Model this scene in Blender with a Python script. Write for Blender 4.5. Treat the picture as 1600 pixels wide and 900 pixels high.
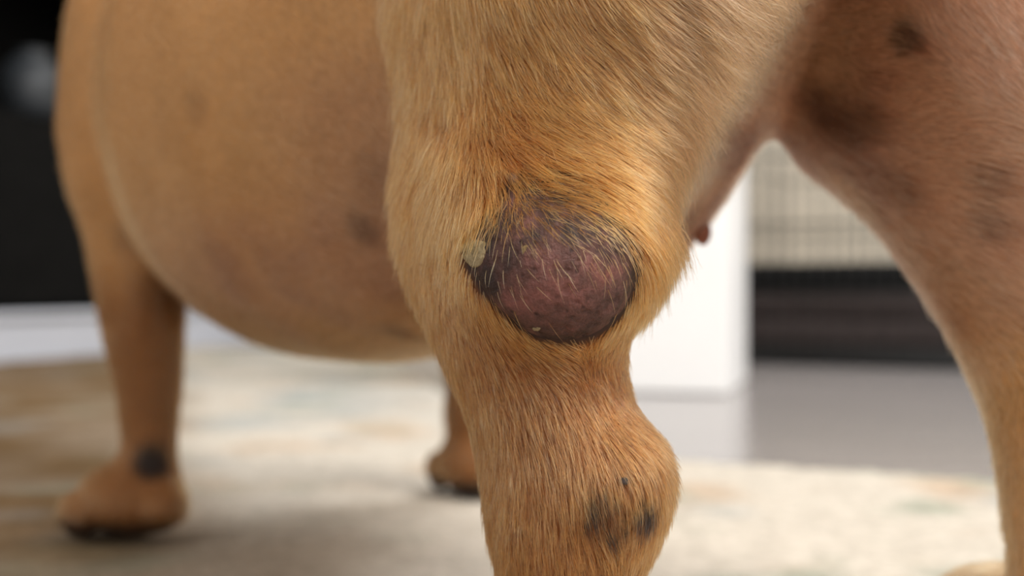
import bpy, bmesh, math, random
import numpy as np

for o in list(bpy.data.objects):
    bpy.data.objects.remove(o)
scene = bpy.context.scene
COL = scene.collection
rng = np.random.default_rng(7)
random.seed(7)

# ------------------------------------------------------------------ camera
FPX = 2100.0                      # focal length in pixels of the 1600 px frame
CAM = np.array([0.0, 0.0, 0.1375])
cam_d = bpy.data.cameras.new('camera')
cam = bpy.data.objects.new('camera', cam_d)
COL.objects.link(cam)
cam.location = CAM
cam.rotation_euler = (math.radians(90), 0, 0)
cam_d.sensor_width = 36.0
cam_d.lens = FPX / 1600 * 36.0
cam_d.clip_start = 0.02
cam_d.dof.use_dof = True
cam_d.dof.focus_distance = 0.330
cam_d.dof.aperture_fstop = 8.0
scene.camera = cam

# ------------------------------------------------------------------ world, light, exposure
world = bpy.data.worlds.new('world')
scene.world = world
world.use_nodes = True
bg = world.node_tree.nodes['Background']
bg.inputs['Color'].default_value = (1.0, 0.975, 0.945, 1)
bg.inputs['Strength'].default_value = 0.44


def area(name, loc, target, size, power, color=(1, 1, 1), size_y=None):
    d = bpy.data.lights.new(name, 'AREA')
    d.energy = power
    d.color = color
    d.size = size
    if size_y:
        d.shape = 'RECTANGLE'
        d.size_y = size_y
    o = bpy.data.objects.new(name, d)
    COL.objects.link(o)
    o.location = loc
    v = (np.array(target) - np.array(loc))
    import mathutils
    o.rotation_euler = mathutils.Vector(v).to_track_quat('-Z', 'Y').to_euler()
    return o


area('window_light', (1.05, -0.65, 1.75), (0.0, 0.6, 0.1), 0.9, 54, (1.0, 0.955, 0.89), 1.5)
area('side_fill_light', (-1.25, -1.1, 1.25), (0.1, 0.5, 0.15), 1.2, 15, (1.0, 0.98, 0.95))  # added soft fill from behind left, no window known there
area('far_fill_light', (1.0, 1.75, 2.3), (0.9, 3.0, 0.2), 0.9, 38, (0.97, 0.98, 1.0))  # added fill that brightens the cream wall and crate

scene.view_settings.view_transform = 'Standard'
scene.view_settings.look = 'None'
scene.view_settings.gamma = 1
scene.view_settings.exposure = 0.5
scene.view_settings.use_curve_mapping = False
scene.cycles.max_bounces = 8
scene.cycles.transmission_bounces = 6

# ------------------------------------------------------------------ small helpers


def ray(px, py):
    return np.array([(px - 800) / FPX, 1.0, (450 - py) / FPX])


def at(px, py, D):
    return CAM + ray(px, py) * D


def lin(r, g, b):
    c = np.array([r, g, b]) / 255.0
    return np.where(c <= 0.04045, c / 12.92, ((c + 0.055) / 1.055) ** 2.4)


def noise3(P, scale, seed=0, octaves=1):
    """value noise, roughly -1..1"""
    out = np.zeros(len(P))
    amp, tot = 1.0, 0.0
    for o in range(octaves):
        Q = P * (scale * 2 ** o) + seed * 17.31 + o * 5.7
        I = np.floor(Q).astype(np.int64)
        F = Q - I
        F = F * F * (3 - 2 * F)
        acc = np.zeros(len(P))
        for dx in (0, 1):
            wx = F[:, 0] if dx else 1 - F[:, 0]
            for dy in (0, 1):
                wy = F[:, 1] if dy else 1 - F[:, 1]
                for dz in (0, 1):
                    wz = F[:, 2] if dz else 1 - F[:, 2]
                    h = ((I[:, 0] + dx) * 374761393 + (I[:, 1] + dy) * 668265263 + (I[:, 2] + dz) * 2147483647 + seed * 1274126177)
                    h = (h ^ (h >> 13)) * 1274126177
                    h = (h ^ (h >> 16)) & 0xFFFFFF
                    acc += wx * wy * wz * (h / float(0xFFFFFF) * 2 - 1)
        out += acc * amp
        tot += amp
        amp *= 0.5
    return out / tot


def smooth(a, b, x):
    t = np.clip((x - a) / (b - a), 0, 1)
    return t * t * (3 - 2 * t)


def mesh_obj(name, verts, faces, mat=None, parent=None, shade=True):
    me = bpy.data.meshes.new(name)
    me.from_pydata([tuple(v) for v in verts], [], [tuple(f) for f in faces])
    me.update()
    if shade:
        me.polygons.foreach_set('use_smooth', [True] * len(me.polygons))
    o = bpy.data.objects.new(name, me)
    COL.objects.link(o)
    if mat:
        me.materials.append(mat)
    if parent:
        o.parent = parent
    return o


def bm_obj(name, bm, mat=None, parent=None, shade=False):
    me = bpy.data.meshes.new(name)
    bm.normal_update()
    bm.to_mesh(me)
    bm.free()
    if shade:
        me.polygons.foreach_set('use_smooth', [True] * len(me.polygons))
    o = bpy.data.objects.new(name, me)
    COL.objects.link(o)
    if mat:
        me.materials.append(mat)
    if parent:
        o.parent = parent
    return o


def empty(name, loc=(0, 0, 0), rz=0.0):
    o = bpy.data.objects.new(name, None)
    COL.objects.link(o)
    o.location = loc
    o.rotation_euler = (0, 0, rz)
    return o


def tag(o, label=None, cat=None, group=None, kind=None):
    if label:
        o['label'] = label
    if cat:
        o['category'] = cat
    if group:
        o['group'] = group
    if kind:
        o['kind'] = kind
    return o


def bm_box(bm, c, s, bevel=0.0, seg=2):
    r = bmesh.ops.create_cube(bm, size=1.0)
    vs = r['verts']
    for v in vs:
        v.co.x = v.co.x * s[0] + c[0]
        v.co.y = v.co.y * s[1] + c[1]
        v.co.z = v.co.z * s[2] + c[2]
    if bevel:
        es = list({e for v in vs for e in v.link_edges})
        bmesh.ops.bevel(bm, geom=es, offset=bevel, segments=seg, affect='EDGES', profile=0.5)
    return bm


def box(name, c, s, mat, parent=None, bevel=0.004, seg=2):
    bm = bmesh.new()
    bm_box(bm, c, s, bevel, seg)
    return bm_obj(name, bm, mat, parent)


def rod(name, a, b, r, mat, parent=None, n=8):
    import mathutils
    a = mathutils.Vector(a)
    b = mathutils.Vector(b)
    bm = bmesh.new()
    bmesh.ops.create_cone(bm, cap_ends=True, segments=n, radius1=r, radius2=r, depth=(b - a).length)
    q = (b - a).to_track_quat('Z', 'Y').to_matrix().to_4x4()
    q.translation = (a + b) / 2
    bmesh.ops.transform(bm, matrix=q, verts=bm.verts)
    return bm_obj(name, bm, mat, parent, True)


# ------------------------------------------------------------------ materials


class NT:
    def __init__(self, name):
        self.m = bpy.data.materials.new(name)
        self.m.use_nodes = True
        self.t = self.m.node_tree
        self.b = self.t.nodes['Principled BSDF']
        self.out = self.t.nodes['Material Output']

    def n(self, kind, **kw):
        nd = self.t.nodes.new(kind)
        for k, v in kw.items():
            if k.startswith('in_'):
                nd.inputs[k[3:].replace('_', ' ')].default_value = v
            else:
                setattr(nd, k, v)
        return nd

    def l(self, a, b):
        self.t.links.new(a, b)

    def noise(self, scale, detail=4, rough=0.55, coord=None, dist=0.0):
        nd = self.n('ShaderNodeTexNoise')
        nd.inputs['Scale'].default_value = scale
        nd.inputs['Detail'].default_value = detail
        nd.inputs['Roughness'].default_value = rough
        nd.inputs['Distortion'].default_value = dist
        if coord is not None:
            self.l(coord, nd.inputs['Vector'])
        return nd

    def ramp(self, fac, stops):
        nd = self.n('ShaderNodeValToRGB')
        e = nd.color_ramp.elements
        while len(e) < len(stops):
            e.new(0.5)
        for i, (p, c) in enumerate(stops):
            e[i].position = p
            e[i].color = (*c, 1)
        self.l(fac, nd.inputs['Fac'])
        return nd

    def mix(self, fac, a, b, mode='MIX'):
        nd = self.n('ShaderNodeMix', data_type='RGBA', blend_type=mode)
        for s, v in ((0, fac), (6, a), (7, b)):
            if hasattr(v, 'is_output') or hasattr(v, 'links'):
                self.l(v, nd.inputs[s])
            elif s == 0:
                nd.inputs[s].default_value = v
            else:
                nd.inputs[s].default_value = (*v, 1)
        return nd.outputs[2]

    def bump(self, h, strength=0.3, dist=0.001, prev=None):
        nd = self.n('ShaderNodeBump')
        nd.inputs['Strength'].default_value = strength
        nd.inputs['Distance'].default_value = dist
        self.l(h, nd.inputs['Height'])
        if prev is not None:
            self.l(prev, nd.inputs['Normal'])
        self.l(nd.outputs[0], self.b.inputs['Normal'])
        return nd.outputs[0]

    def coord(self):
        return self.n('ShaderNodeTexCoord').outputs['Object']

    def base(self, c, rough=0.5, spec=0.5):
        if hasattr(c, 'is_output'):
            self.l(c, self.b.inputs['Base Color'])
        else:
            self.b.inputs['Base Color'].default_value = (*c, 1)
        self.b.inputs['Roughness'].default_value = rough
        self.b.inputs['Specular IOR Level'].default_value = spec


def plain(name, c, rough=0.5, spec=0.5, var=0.12, scale=8.0, metallic=0.0):
    t = NT(name)
    c = np.array(c)
    nz = t.noise(scale, 5, 0.6, t.coord())
    r = t.ramp(nz.outputs['Fac'], [(0.3, tuple(c * (1 - var))), (0.7, tuple(np.minimum(c * (1 + var), 1)))])
    t.base(r.outputs[0], rough, spec)
    t.b.inputs['Metallic'].default_value = metallic
    return t.m


def mat_floor():
    t = NT('grey_laminate')
    co = t.coord()
    mp = t.n('ShaderNodeMapping')
    mp.inputs['Scale'].default_value = (1.2, 14, 1)
    mp.inputs['Rotation'].default_value = (0, 0, 0.5)
    t.l(co, mp.inputs['Vector'])
    nz = t.noise(3.0, 8, 0.6, mp.outputs[0])
    r = t.ramp(nz.outputs['Fac'], [(0.25, lin(128, 122, 120)), (0.75, lin(150, 144, 142))])
    t.base(r.outputs[0], 0.2, 0.6)
    t.bump(nz.outputs['Fac'], 0.08, 0.0006)
    return t.m


def mat_body():
    t = NT('dog_skin')
    a = t.n('ShaderNodeAttribute', attribute_name='coat')
    nz = t.noise(420, 4, 0.6, t.coord())
    r = t.ramp(nz.outputs['Fac'], [(0.3, (0.62, 0.6, 0.58)), (0.7, (1.0, 1.0, 1.0))])
    t.base(t.mix(1.0, a.outputs['Color'], r.outputs[0], 'MULTIPLY'), 0.7, 0.25)
    t.bump(nz.outputs['Fac'], 0.25, 0.0006)
    return t.m


def mat_hair():
    m = bpy.data.materials.new('fawn_fur')
    m.use_nodes = True
    t = m.node_tree
    for n in list(t.nodes):
        t.nodes.remove(n)
    out = t.nodes.new('ShaderNodeOutputMaterial')
    h = t.nodes.new('ShaderNodeBsdfHairPrincipled')
    h.parametrization = 'COLOR'
    a = t.nodes.new('ShaderNodeAttribute')
    a.attribute_name = 'hair_color'
    h.inputs['Roughness'].default_value = 0.30
    h.inputs['Radial Roughness'].default_value = 0.55
    h.inputs['IOR'].default_value = 1.42
    h.inputs['Random Roughness'].default_value = 0.2
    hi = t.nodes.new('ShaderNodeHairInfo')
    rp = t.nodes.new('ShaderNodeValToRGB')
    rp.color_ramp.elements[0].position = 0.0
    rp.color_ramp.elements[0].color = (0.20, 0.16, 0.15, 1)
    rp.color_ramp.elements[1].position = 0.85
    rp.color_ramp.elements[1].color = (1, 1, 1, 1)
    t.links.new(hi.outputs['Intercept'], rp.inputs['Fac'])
    mx = t.nodes.new('ShaderNodeMix')
    mx.data_type = 'RGBA'
    mx.blend_type = 'MULTIPLY'
    mx.inputs[0].default_value = 1.0
    t.links.new(a.outputs['Color'], mx.inputs[6])
    t.links.new(rp.outputs[0], mx.inputs[7])
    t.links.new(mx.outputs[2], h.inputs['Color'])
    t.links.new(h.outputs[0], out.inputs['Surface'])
    return m


def mat_lump():
    t = NT('bare_lump_skin')
    co = t.coord()
    a = t.n('ShaderNodeAttribute', attribute_name='tone')     # 0 dark rim .. 1 pink centre
    n1 = t.noise(150, 6, 0.62, co, 0.4)
    n2 = t.noise(520, 5, 0.65, co, 0.3)
    mp = t.n('ShaderNodeMapping')
    mp.inputs['Scale'].default_value = (1.0, 1.0, 0.28)
    mp.inputs['Rotation'].default_value = (0, 0.5, 0)
    t.l(co, mp.inputs['Vector'])
    n3 = t.noise(1500, 3, 0.6, mp.outputs[0], 0.2)
    ma = t.n('ShaderNodeMath', operation='MULTIPLY_ADD')
    t.l(n1.outputs['Fac'], ma.inputs[0])
    ma.inputs[1].default_value = 1.1
    mb = t.n('ShaderNodeMath', operation='SUBTRACT')
    t.l(a.outputs['Fac'], mb.inputs[0])
    mb.inputs[1].default_value = 0.55
    t.l(mb.outputs[0], ma.inputs[2])
    r = t.ramp(ma.outputs[0], [(0.0, lin(46, 33, 31)), (0.35, lin(86, 58, 53)), (0.66, lin(114, 73, 68)), (1.0, lin(156, 112, 102))])
    # dark pits
    vo = t.n('ShaderNodeTexVoronoi')
    vo.inputs['Scale'].default_value = 340
    t.l(co, vo.inputs['Vector'])
    pit = t.ramp(vo.outputs['Distance'], [(0.08, (0, 0, 0)), (0.26, (1, 1, 1))])
    sp = t.ramp(n1.outputs['Fac'], [(0.42, (0.0, 0.0, 0.0)), (0.6, (1, 1, 1))])
    pm = t.mix(sp.outputs[0], pit.outputs[0], (1, 1, 1))
    c1 = t.mix(1.0, r.outputs[0], t.ramp(pm, [(0.0, (0.42, 0.36, 0.38)), (1.0, (1, 1, 1))]).outputs[0], 'MULTIPLY')
    fl = t.ramp(n3.outputs['Fac'], [(0.3, (0.72, 0.68, 0.68)), (0.72, (1.25, 1.2, 1.2))])
    c2 = t.mix(0.8, c1, fl.outputs[0], 'MULTIPLY')
    t.base(c2, 0.52, 0.24)
    b1 = t.bump(n3.outputs['Fac'], 0.6, 0.0005)
    b2 = t.bump(n2.outputs['Fac'], 0.8, 0.0010, b1)
    t.bump(pm, 0.3, 0.0006, b2)
    return t.m


def mat_scab(name, c1, c2):
    t = NT(name)
    co = t.coord()
    n = t.noise(700, 8, 0.8, co)
    vo = t.n('ShaderNodeTexVoronoi', feature='DISTANCE_TO_EDGE')
    vo.inputs['Scale'].default_value = 170
    dn = t.noise(400, 3, 0.6, co)
    dv = t.mix(0.02, co, dn.outputs['Color'])
    t.l(dv, vo.inputs['Vector'])
    cr = t.ramp(vo.outputs['Distance'], [(0.0, (0.3, 0.24, 0.2)), (0.04, (1, 1, 1))])
    r = t.ramp(n.outputs['Fac'], [(0.3, c1), (0.7, c2)])
    t.base(t.mix(0.7, r.outputs[0], cr.outputs[0], 'MULTIPLY'), 0.8, 0.2)
    t.bump(n.outputs['Fac'], 1.0, 0.0012)
    return t.m


def mat_rug():
    t = NT('distressed_cream_rug')
    co = t.coord()
    a = t.n('ShaderNodeAttribute', attribute_name='dye_and_shade')
    n1 = t.noise(260, 4, 0.7, co)
    n2 = t.noise(40, 5, 0.6, co)
    r = t.ramp(n1.outputs['Fac'], [(0.3, (0.72, 0.71, 0.69)), (0.7, (1.08, 1.08, 1.08))])
    n3 = t.noise(85, 3, 0.6, co)
    r3 = t.ramp(n3.outputs['Fac'], [(0.36, (0.86, 0.86, 0.85)), (0.62, (1.06, 1.06, 1.06))])
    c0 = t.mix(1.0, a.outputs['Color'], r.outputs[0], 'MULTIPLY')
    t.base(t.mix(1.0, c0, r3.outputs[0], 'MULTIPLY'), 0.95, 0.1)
    b = t.bump(n2.outputs['Fac'], 0.4, 0.004)
    t.bump(n1.outputs['Fac'], 0.6, 0.002, b)
    return t.m


M_FLOOR = mat_floor()
M_WHITE = plain('white_paint', (0.86, 0.86, 0.86), 0.45, 0.4, 0.02)
M_WALL = plain('cream_wall_paint', lin(232, 219, 198), 0.85, 0.2, 0.03, 3)
M_PLINTH = plain('bluish_white_paint', lin(190, 194, 204), 0.5, 0.3, 0.02)
M_BLACK = plain('black_wood', (0.004, 0.004, 0.004), 0.8, 0.08, 0.3, 20)
M_PEWTER = plain('dark_grey_glaze', (0.028, 0.032, 0.037), 0.55, 0.5, 0.2)
M_WIRE = plain('black_wire', (0.02, 0.02, 0.02), 0.4, 0.5, 0.1, 30)
M_PAN = plain('black_plastic', (0.012, 0.012, 0.012), 0.45, 0.4, 0.1, 30)
M_BED = plain('charcoal_brown_fabric', (0.046, 0.036, 0.034), 0.95, 0.1, 0.35, 60)
M_BEDB = plain('black_fabric', (0.010, 0.010, 0.010), 0.95, 0.1, 0.3, 60)
M_CUSH = plain('cream_canvas', lin(214, 201, 180), 0.9, 0.15, 0.05, 30)
M_BODY = mat_body()
M_HAIR = mat_hair()
M_LUMP = mat_lump()
M_SCAB = mat_scab('dry_scab', lin(146, 128, 98), lin(190, 170, 134))
M_CRUST = mat_scab('yellow_crust', lin(128, 104, 74), lin(170, 145, 100))
M_WART = mat_scab('pale_wart', lin(112, 84, 72), lin(146, 114, 98))
M_GREYWART = mat_scab('grey_wart', lin(62, 54, 54), lin(92, 82, 80))
M_CLAW = plain('dark_claw', (0.02, 0.016, 0.014), 0.35, 0.5, 0.2, 90)
M_EYE = plain('dark_eye', (0.012, 0.007, 0.004), 0.06, 0.6, 0.2, 90)
M_NOSE = plain('dark_nose', (0.012, 0.011, 0.011), 0.4, 0.5, 0.2, 200)
M_NIPPLE = plain('brown_nipple', lin(138, 84, 64), 0.5, 0.4, 0.15, 200)
M_RUG = mat_rug()

# ================================================================== SETTING
e_ax = np.array([0.86, -0.51])                 # room axis running right and nearer
n_ax = np.array([0.51, 0.86])                  # room axis running away
RZ = math.atan2(e_ax[1], e_ax[0])

fl = box('floor', (0.2, 1.5, -0.025), (5.6, 6.4, 0.05), M_FLOOR, None, 0)
tag(fl, 'grey glossy laminate floor beyond the rug', 'floor', kind='structure')


def wall(name, p, rz, length, label, mat=M_WALL, h=2.5):
    o = box(name, (0, 0, 0), (length, 0.1, h), mat, None, 0)
    o.location = (p[0], p[1], h / 2)
    o.rotation_euler = (0, 0, rz)
    tag(o, label, 'wall', kind='structure')
    return o


cr_o = np.array([0.35, 2.68])                   # front left corner of the crate
CR_W, CR_D, CR_H = 0.95, 0.62, 0.66
wc = cr_o + n_ax * (CR_D + 0.12) + e_ax * 0.1
wall('wall_right', wc, RZ, 2.8, 'cream painted wall behind the wire crate')

# left wall with the white plinth and the black shelves
v_ax = np.array([0.30, 0.954])
vz = math.atan2(v_ax[1], v_ax[0])
w_n = np.array([-0.954, 0.30])                  # pointing out of the room
pl0 = np.array([-0.98, 2.58])
wl = pl0 + w_n * 0.50 + v_ax * 0.35
wall('wall_left', wl, vz, 3.0, 'cream painted wall behind the black shelf unit')

# ------------------------------------------------------------------ rug
A = np.array([0.95, 0.716])
B = np.array([0.03, 1.147])
C = np.array([-0.25, 2.75])
quad = [np.array([1.05, -0.1]), A, B, C, np.array([-0.60, 3.22]), np.array([-0.76, 3.22]), np.array([-0.965, 2.565]), np.array([-1.655, 0.37]), np.array([-1.2, -0.3])]


def rug():
    xs = np.arange(-1.8, 1.1, 0.0095)
    ys = np.arange(-0.35, 3.3, 0.0095)
    X, Y = np.meshgrid(xs, ys, indexing='ij')
    # signed distance to the convex/concave outline
    P = np.stack([X.ravel(), Y.ravel()], 1)
    n = len(quad)
    d = np.full(len(P), 1e9)
    inside = np.zeros(len(P), bool)
    near = np.zeros_like(P)
    for i in range(n):
        a, b = quad[i], quad[(i + 1) % n]
        ab = b - a
        t = np.clip(((P - a) @ ab) / (ab @ ab), 0, 1)
        q = a + t[:, None] * ab
        dd = np.linalg.norm(P - q, axis=1)
        m = dd < d
        d[m] = dd[m]
        near[m] = q[m]
        cond = ((a[1] > P[:, 1]) != (b[1] > P[:, 1]))
        with np.errstate(divide='ignore', invalid='ignore'):
            xi = (b[0] - a[0]) * (P[:, 1] - a[1]) / (b[1] - a[1]) + a[0]
        inside ^= cond & (P[:, 0] < xi)
    keep = inside | (d < 0.0095)
    P2 = np.where(inside[:, None], P, near)
    P3 = np.concatenate([P2, np.zeros((len(P), 1))], 1)
    h = 0.0085 + 0.0016 * noise3(P3, 60, 3, 2) + 0.0012 * noise3(P3, 14, 4, 2)
    h *= np.clip(d / 0.012, 0, 1) ** 0.5 * inside
    P3[:, 2] = np.maximum(h, 0.0006)
    idx = -np.ones(len(P), int)
    shp = X.shape
    k = keep.reshape(shp)
    cell = k[:-1, :-1] & k[1:, :-1] & k[1:, 1:] & k[:-1, 1:]
    gi = np.arange(len(P)).reshape(shp)
    F = np.stack([gi[:-1, :-1][cell], gi[1:, :-1][cell], gi[1:, 1:][cell], gi[:-1, 1:][cell]], 1)
    used = np.unique(F)
    idx[used] = np.arange(len(used))
    V = P3[used]
    o = mesh_obj('rug', V, idx[F].tolist(), M_RUG)
    Pn = V.copy()
    Pn[:, 2] = 0
    cream = lin(204, 196, 184)
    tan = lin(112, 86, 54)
    green = lin(138, 150, 134)
    blue = lin(150, 160, 164)
    peach = lin(184, 152, 120)
    c = np.tile(cream, (len(V), 1))

    def blend(c, col, w):
        return c * (1 - w[:, None]) + col * w[:, None]
    leftness = smooth(0.09, -0.03, Pn[:, 0] + 0.27 * Pn[:, 1] + 0.05 * noise3(Pn, 6, 12, 2))  # tan pattern at the left, with the dog's shade painted into it
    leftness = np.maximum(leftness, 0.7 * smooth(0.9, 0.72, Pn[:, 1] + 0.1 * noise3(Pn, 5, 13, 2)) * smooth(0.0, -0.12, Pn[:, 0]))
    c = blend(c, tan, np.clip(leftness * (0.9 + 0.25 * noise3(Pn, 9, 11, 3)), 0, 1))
    c = blend(c, peach, smooth(0.12, 0.6, noise3(Pn, 11, 21, 3)) * 0.55 * (1 - 0.55 * leftness))
    c = blend(c, green, smooth(0.15, 0.55, noise3(Pn, 12, 22, 3)) * 0.6 * (1 - 0.55 * leftness))
    c = blend(c, blue, smooth(0.15, 0.55, noise3(Pn, 8, 23, 3)) * 0.5 * (1 - 0.55 * leftness))
    at_ = o.data.attributes.new('dye_and_shade', 'FLOAT_COLOR', 'POINT')
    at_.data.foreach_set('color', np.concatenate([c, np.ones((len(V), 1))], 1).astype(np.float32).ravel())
    # make a solid skirt: a thin backing sheet below
    tag(o, 'cream distressed rug with faint tan and green pattern and painted shade under the dog', 'rug')
    return o


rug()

# ------------------------------------------------------------------ white cabinet (right of the leg)
cab = empty('cabinet', (0.301, 1.86, 0), -math.atan2(0.25, 0.97))
tag(cab, 'plain white cabinet standing on the grey floor between rug and crate', 'cabinet')
CW, CD, CH = 0.36, 0.30, 0.62
box('body', (-CW / 2, CD / 2 + 0.009, CH / 2), (CW, CD - 0.018, CH), M_WHITE, cab, 0.004)
dr = box('door', (-CW / 4 + 0.0, 0.0, CH / 2), (CW / 2 - 0.003, 0.018, CH - 0.004), M_WHITE, cab, 0.003)
dr2 = box('door', (-CW * 3 / 4, 0.0, CH / 2), (CW / 2 - 0.003, 0.018, CH - 0.004), M_WHITE, cab, 0.003)
rod('handle', (-CW / 2 + 0.03, -0.016, 0.42), (-CW / 2 + 0.03, -0.016, 0.52), 0.004, M_WHITE, dr)
rod('handle', (-CW / 2 - 0.03, -0.016, 0.42), (-CW / 2 - 0.03, -0.016, 0.52), 0.004, M_WHITE, dr2)
box('top', (-CW / 2, CD / 2 - 0.004, CH + 0.009), (CW + 0.012, CD + 0.02, 0.018), M_WHITE, cab, 0.004)

# ------------------------------------------------------------------ wire crate with a bed in it
crate = empty('dog_crate', (cr_o[0], cr_o[1], 0), RZ)
tag(crate, 'black wire dog crate standing against the cream wall', 'crate')
wr = 0.0013


def wire(a, b, r=wr, nm='wire'):
    return rod(nm, a, b, r, M_WIRE, crate, 6)


nx = 37
wx0 = bpy.data.meshes.new
first = None
for yy in (0.0, CR_D):
    for i in range(nx):
        x = CR_W * i / (nx - 1)
        if first is None:
            first = wire((0, 0, 0.004), (0, 0, CR_H))
            w = first
        else:
            w = first.copy()
            COL.objects.link(w)
            w.parent = crate
        w.location = (x, yy, 0)
firstd = None
ny = 24
for xx in (0.0, CR_W):
    for i in range(1, ny):
        w = first.copy()
        COL.objects.link(w)
        w.parent = crate
        w.location = (xx, CR_D * i / ny, 0)
for k, z in enumerate((0.012, 0.14, 0.27, 0.40, 0.53, CR_H)):
    for yy in (0.0, CR_D):
        wire((0, yy, z), (CR_W, yy, z), 0.0026, 'rail')
    for xx in (0.0, CR_W):
        wire((xx, 0, z), (xx, CR_D, z), 0.0026, 'rail')
for i in range(1, 19):
    wire((CR_W * i / 19, 0, CR_H), (CR_W * i / 19, CR_D, CR_H))
bm = bmesh.new()
bm_box(bm, (CR_W / 2, CR_D / 2, 0.010), (CR_W - 0.02, CR_D - 0.02, 0.008), 0.002)
bm_box(bm, (CR_W / 2, 0.014, 0.022), (CR_W - 0.02, 0.006, 0.032), 0.002)
bm_box(bm, (CR_W / 2, CR_D - 0.014, 0.022), (CR_W - 0.02, 0.006, 0.032), 0.002)
bm_obj('tray', bm, M_PAN, crate)

bed = empty('dog_bed', (cr_o[0], cr_o[1], 0.0145), RZ)
tag(bed, 'dark charcoal layered dog bed lying inside the wire crate', 'dog bed')


def cushion(name, c, s, mat, parent, bulge=0.012, n=14):
    bm = bmesh.new()
    bm_box(bm, c, s, min(s) * 0.32, 4)
    bmesh.ops.subdivide_edges(bm, edges=[e for e in bm.edges if e.calc_length() > 0.08], cuts=5, use_grid_fill=True)
    for v in bm.verts:
        p = np.array([[v.co.x, v.co.y, v.co.z]])
        k = noise3(p, 9, 5, 2)[0]
        f = 1 if v.co.z > c[2] else 0.25
        v.co.z += k * bulge * f
        v.co.x += noise3(p, 11, 6, 2)[0] * 0.004
        v.co.y += noise3(p, 11, 8, 2)[0] * 0.004
    o = bm_obj(name, bm, mat, parent, True)
    return o


cushion('mattress', (CR_W / 2, CR_D / 2, 0.040), (CR_W - 0.07, CR_D - 0.07, 0.066), M_BED, bed, 0.006)
cushion('mattress', (CR_W / 2, CR_D / 2, 0.098), (CR_W - 0.075, CR_D - 0.08, 0.056), M_BED, bed, 0.006)
cushion('bolster', (CR_W / 2, 0.085, 0.152), (CR_W - 0.08, 0.095, 0.062), M_BEDB, bed, 0.004)
cushion('bolster', (CR_W / 2, CR_D - 0.095, 0.152), (CR_W - 0.08, 0.095, 0.062), M_BEDB, bed, 0.004)

# cream back cushion standing at the crate's rear, seen through the wires
# ------------------------------------------------------------------ white plinth, black shelf unit, grey pot at the left
plinth = empty('plinth', (pl0[0], pl0[1], 0), vz)
tag(plinth, 'low white plinth under the black shelf unit', 'plinth')
PH = 0.102
box('body', (0.45, 0.215, PH / 2 - 0.008), (2.3, 0.42, PH - 0.016), M_PLINTH, plinth, 0.003)
box('top', (0.45, 0.212, PH - 0.008), (2.32, 0.436, 0.0155), M_PLINTH, plinth, 0.004)

shelf = empty('shelf_unit', (pl0[0], pl0[1], PH), vz)
tag(shelf, 'black open shelf unit standing on the white plinth', 'shelf unit')
SD, SH, SX0, SX1 = 0.36, 1.5, -0.65, 1.55
yb = 0.025 + SD / 2
box('back_panel', ((SX0 + SX1) / 2, 0.025 + SD - 0.008, SH / 2), (SX1 - SX0 - 0.04, 0.016, SH - 0.002), M_BLACK, shelf, 0.001)
for x in (SX0, -0.02, 0.78, SX1):
    box('side_panel', (x, yb - 0.009, SH / 2), (0.022, SD - 0.018, SH), M_BLACK, shelf, 0.002)
SZ = (0.011, 0.385, 0.75, 1.12, SH - 0.011)
for x0, x1 in ((SX0, -0.02), (-0.02, 0.78), (0.78, SX1)):
    for z in SZ:
        box('shelf', ((x0 + x1) / 2, yb - 0.009, z), (x1 - x0 - 0.0225, SD - 0.02, 0.022), M_BLACK, shelf, 0.002)
    dd = box('door', ((x0 + x1) / 2, 0.018, 0.193), (x1 - x0 - 0.012, 0.018, 0.36), M_BLACK, shelf, 0.002)
    rod('knob', ((x0 + x1) / 2 + 0.3, 0.009, 0.3), ((x0 + x1) / 2 + 0.3, -0.01, 0.3), 0.009, M_BLACK, dd, 12)


def lathe(name, prof, mat, parent=None, n=40):
    V, F = [], []
    for r, z in prof:
        for i in range(n):
            t = 2 * math.pi * i / n
            V.append((r * math.cos(t), r * math.sin(t), z))
    for j in range(len(prof) - 1):
        for i in range(n):
            F.append((j * n + i, j * n + (i + 1) % n, (j + 1) * n + (i + 1) % n, (j + 1) * n + i))
    F.append(tuple(range(n))[::-1])
    return mesh_obj(name, V, F, mat, parent)


pp = pl0 + v_ax * 0.235 - w_n * 0.0 + w_n * 0.11
pot = lathe('pot', [(0.035, 0), (0.05, 0.004), (0.066, 0.03), (0.074, 0.065), (0.068, 0.10), (0.05, 0.125), (0.036, 0.135), (0.036, 0.146), (0.041, 0.15), (0.037, 0.151), (0.031, 0.146), (0.031, 0.12), (0.02, 0.03), (0.0005, 0.02)], M_PEWTER)
pot.location = (pp[0], pp[1], PH + 0.396)
tag(pot, 'round dark grey pot standing on the black shelf', 'pot')

# ================================================================== DOG (implicit surface)
f2 = np.array([-0.55, 0.835])
f2 /= np.linalg.norm(f2)
r2 = np.array([f2[1], -f2[0]])
H0 = np.array([0.083, 0.42])


def bp(s, t, z):
    """body frame: s forward, t to the dog's right, z up"""
    p = H0 + f2 * s + r2 * t
    return np.array([p[0], p[1], z])


PR = []     # (lo, hi, k, func)


def add(func, lo, hi, k):
    PR.append((np.array(lo), np.array(hi), k, func))


def cone(p1, r1, p2, r2_, k=0.015):
    p1 = np.array(p1, float)
    p2 = np.array(p2, float)
    ab = p2 - p1
    L2 = ab @ ab
    R = max(r1, r2_)

    def f(P):
        t = np.clip(((P - p1) @ ab) / L2, 0, 1)
        t_ = t * t * (3 - 2 * t)
        return np.linalg.norm(P - p1 - t[:, None] * ab, axis=1) - (r1 + (r2_ - r1) * t_)
    add(f, np.minimum(p1, p2) - R, np.maximum(p1, p2) + R, k)


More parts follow.
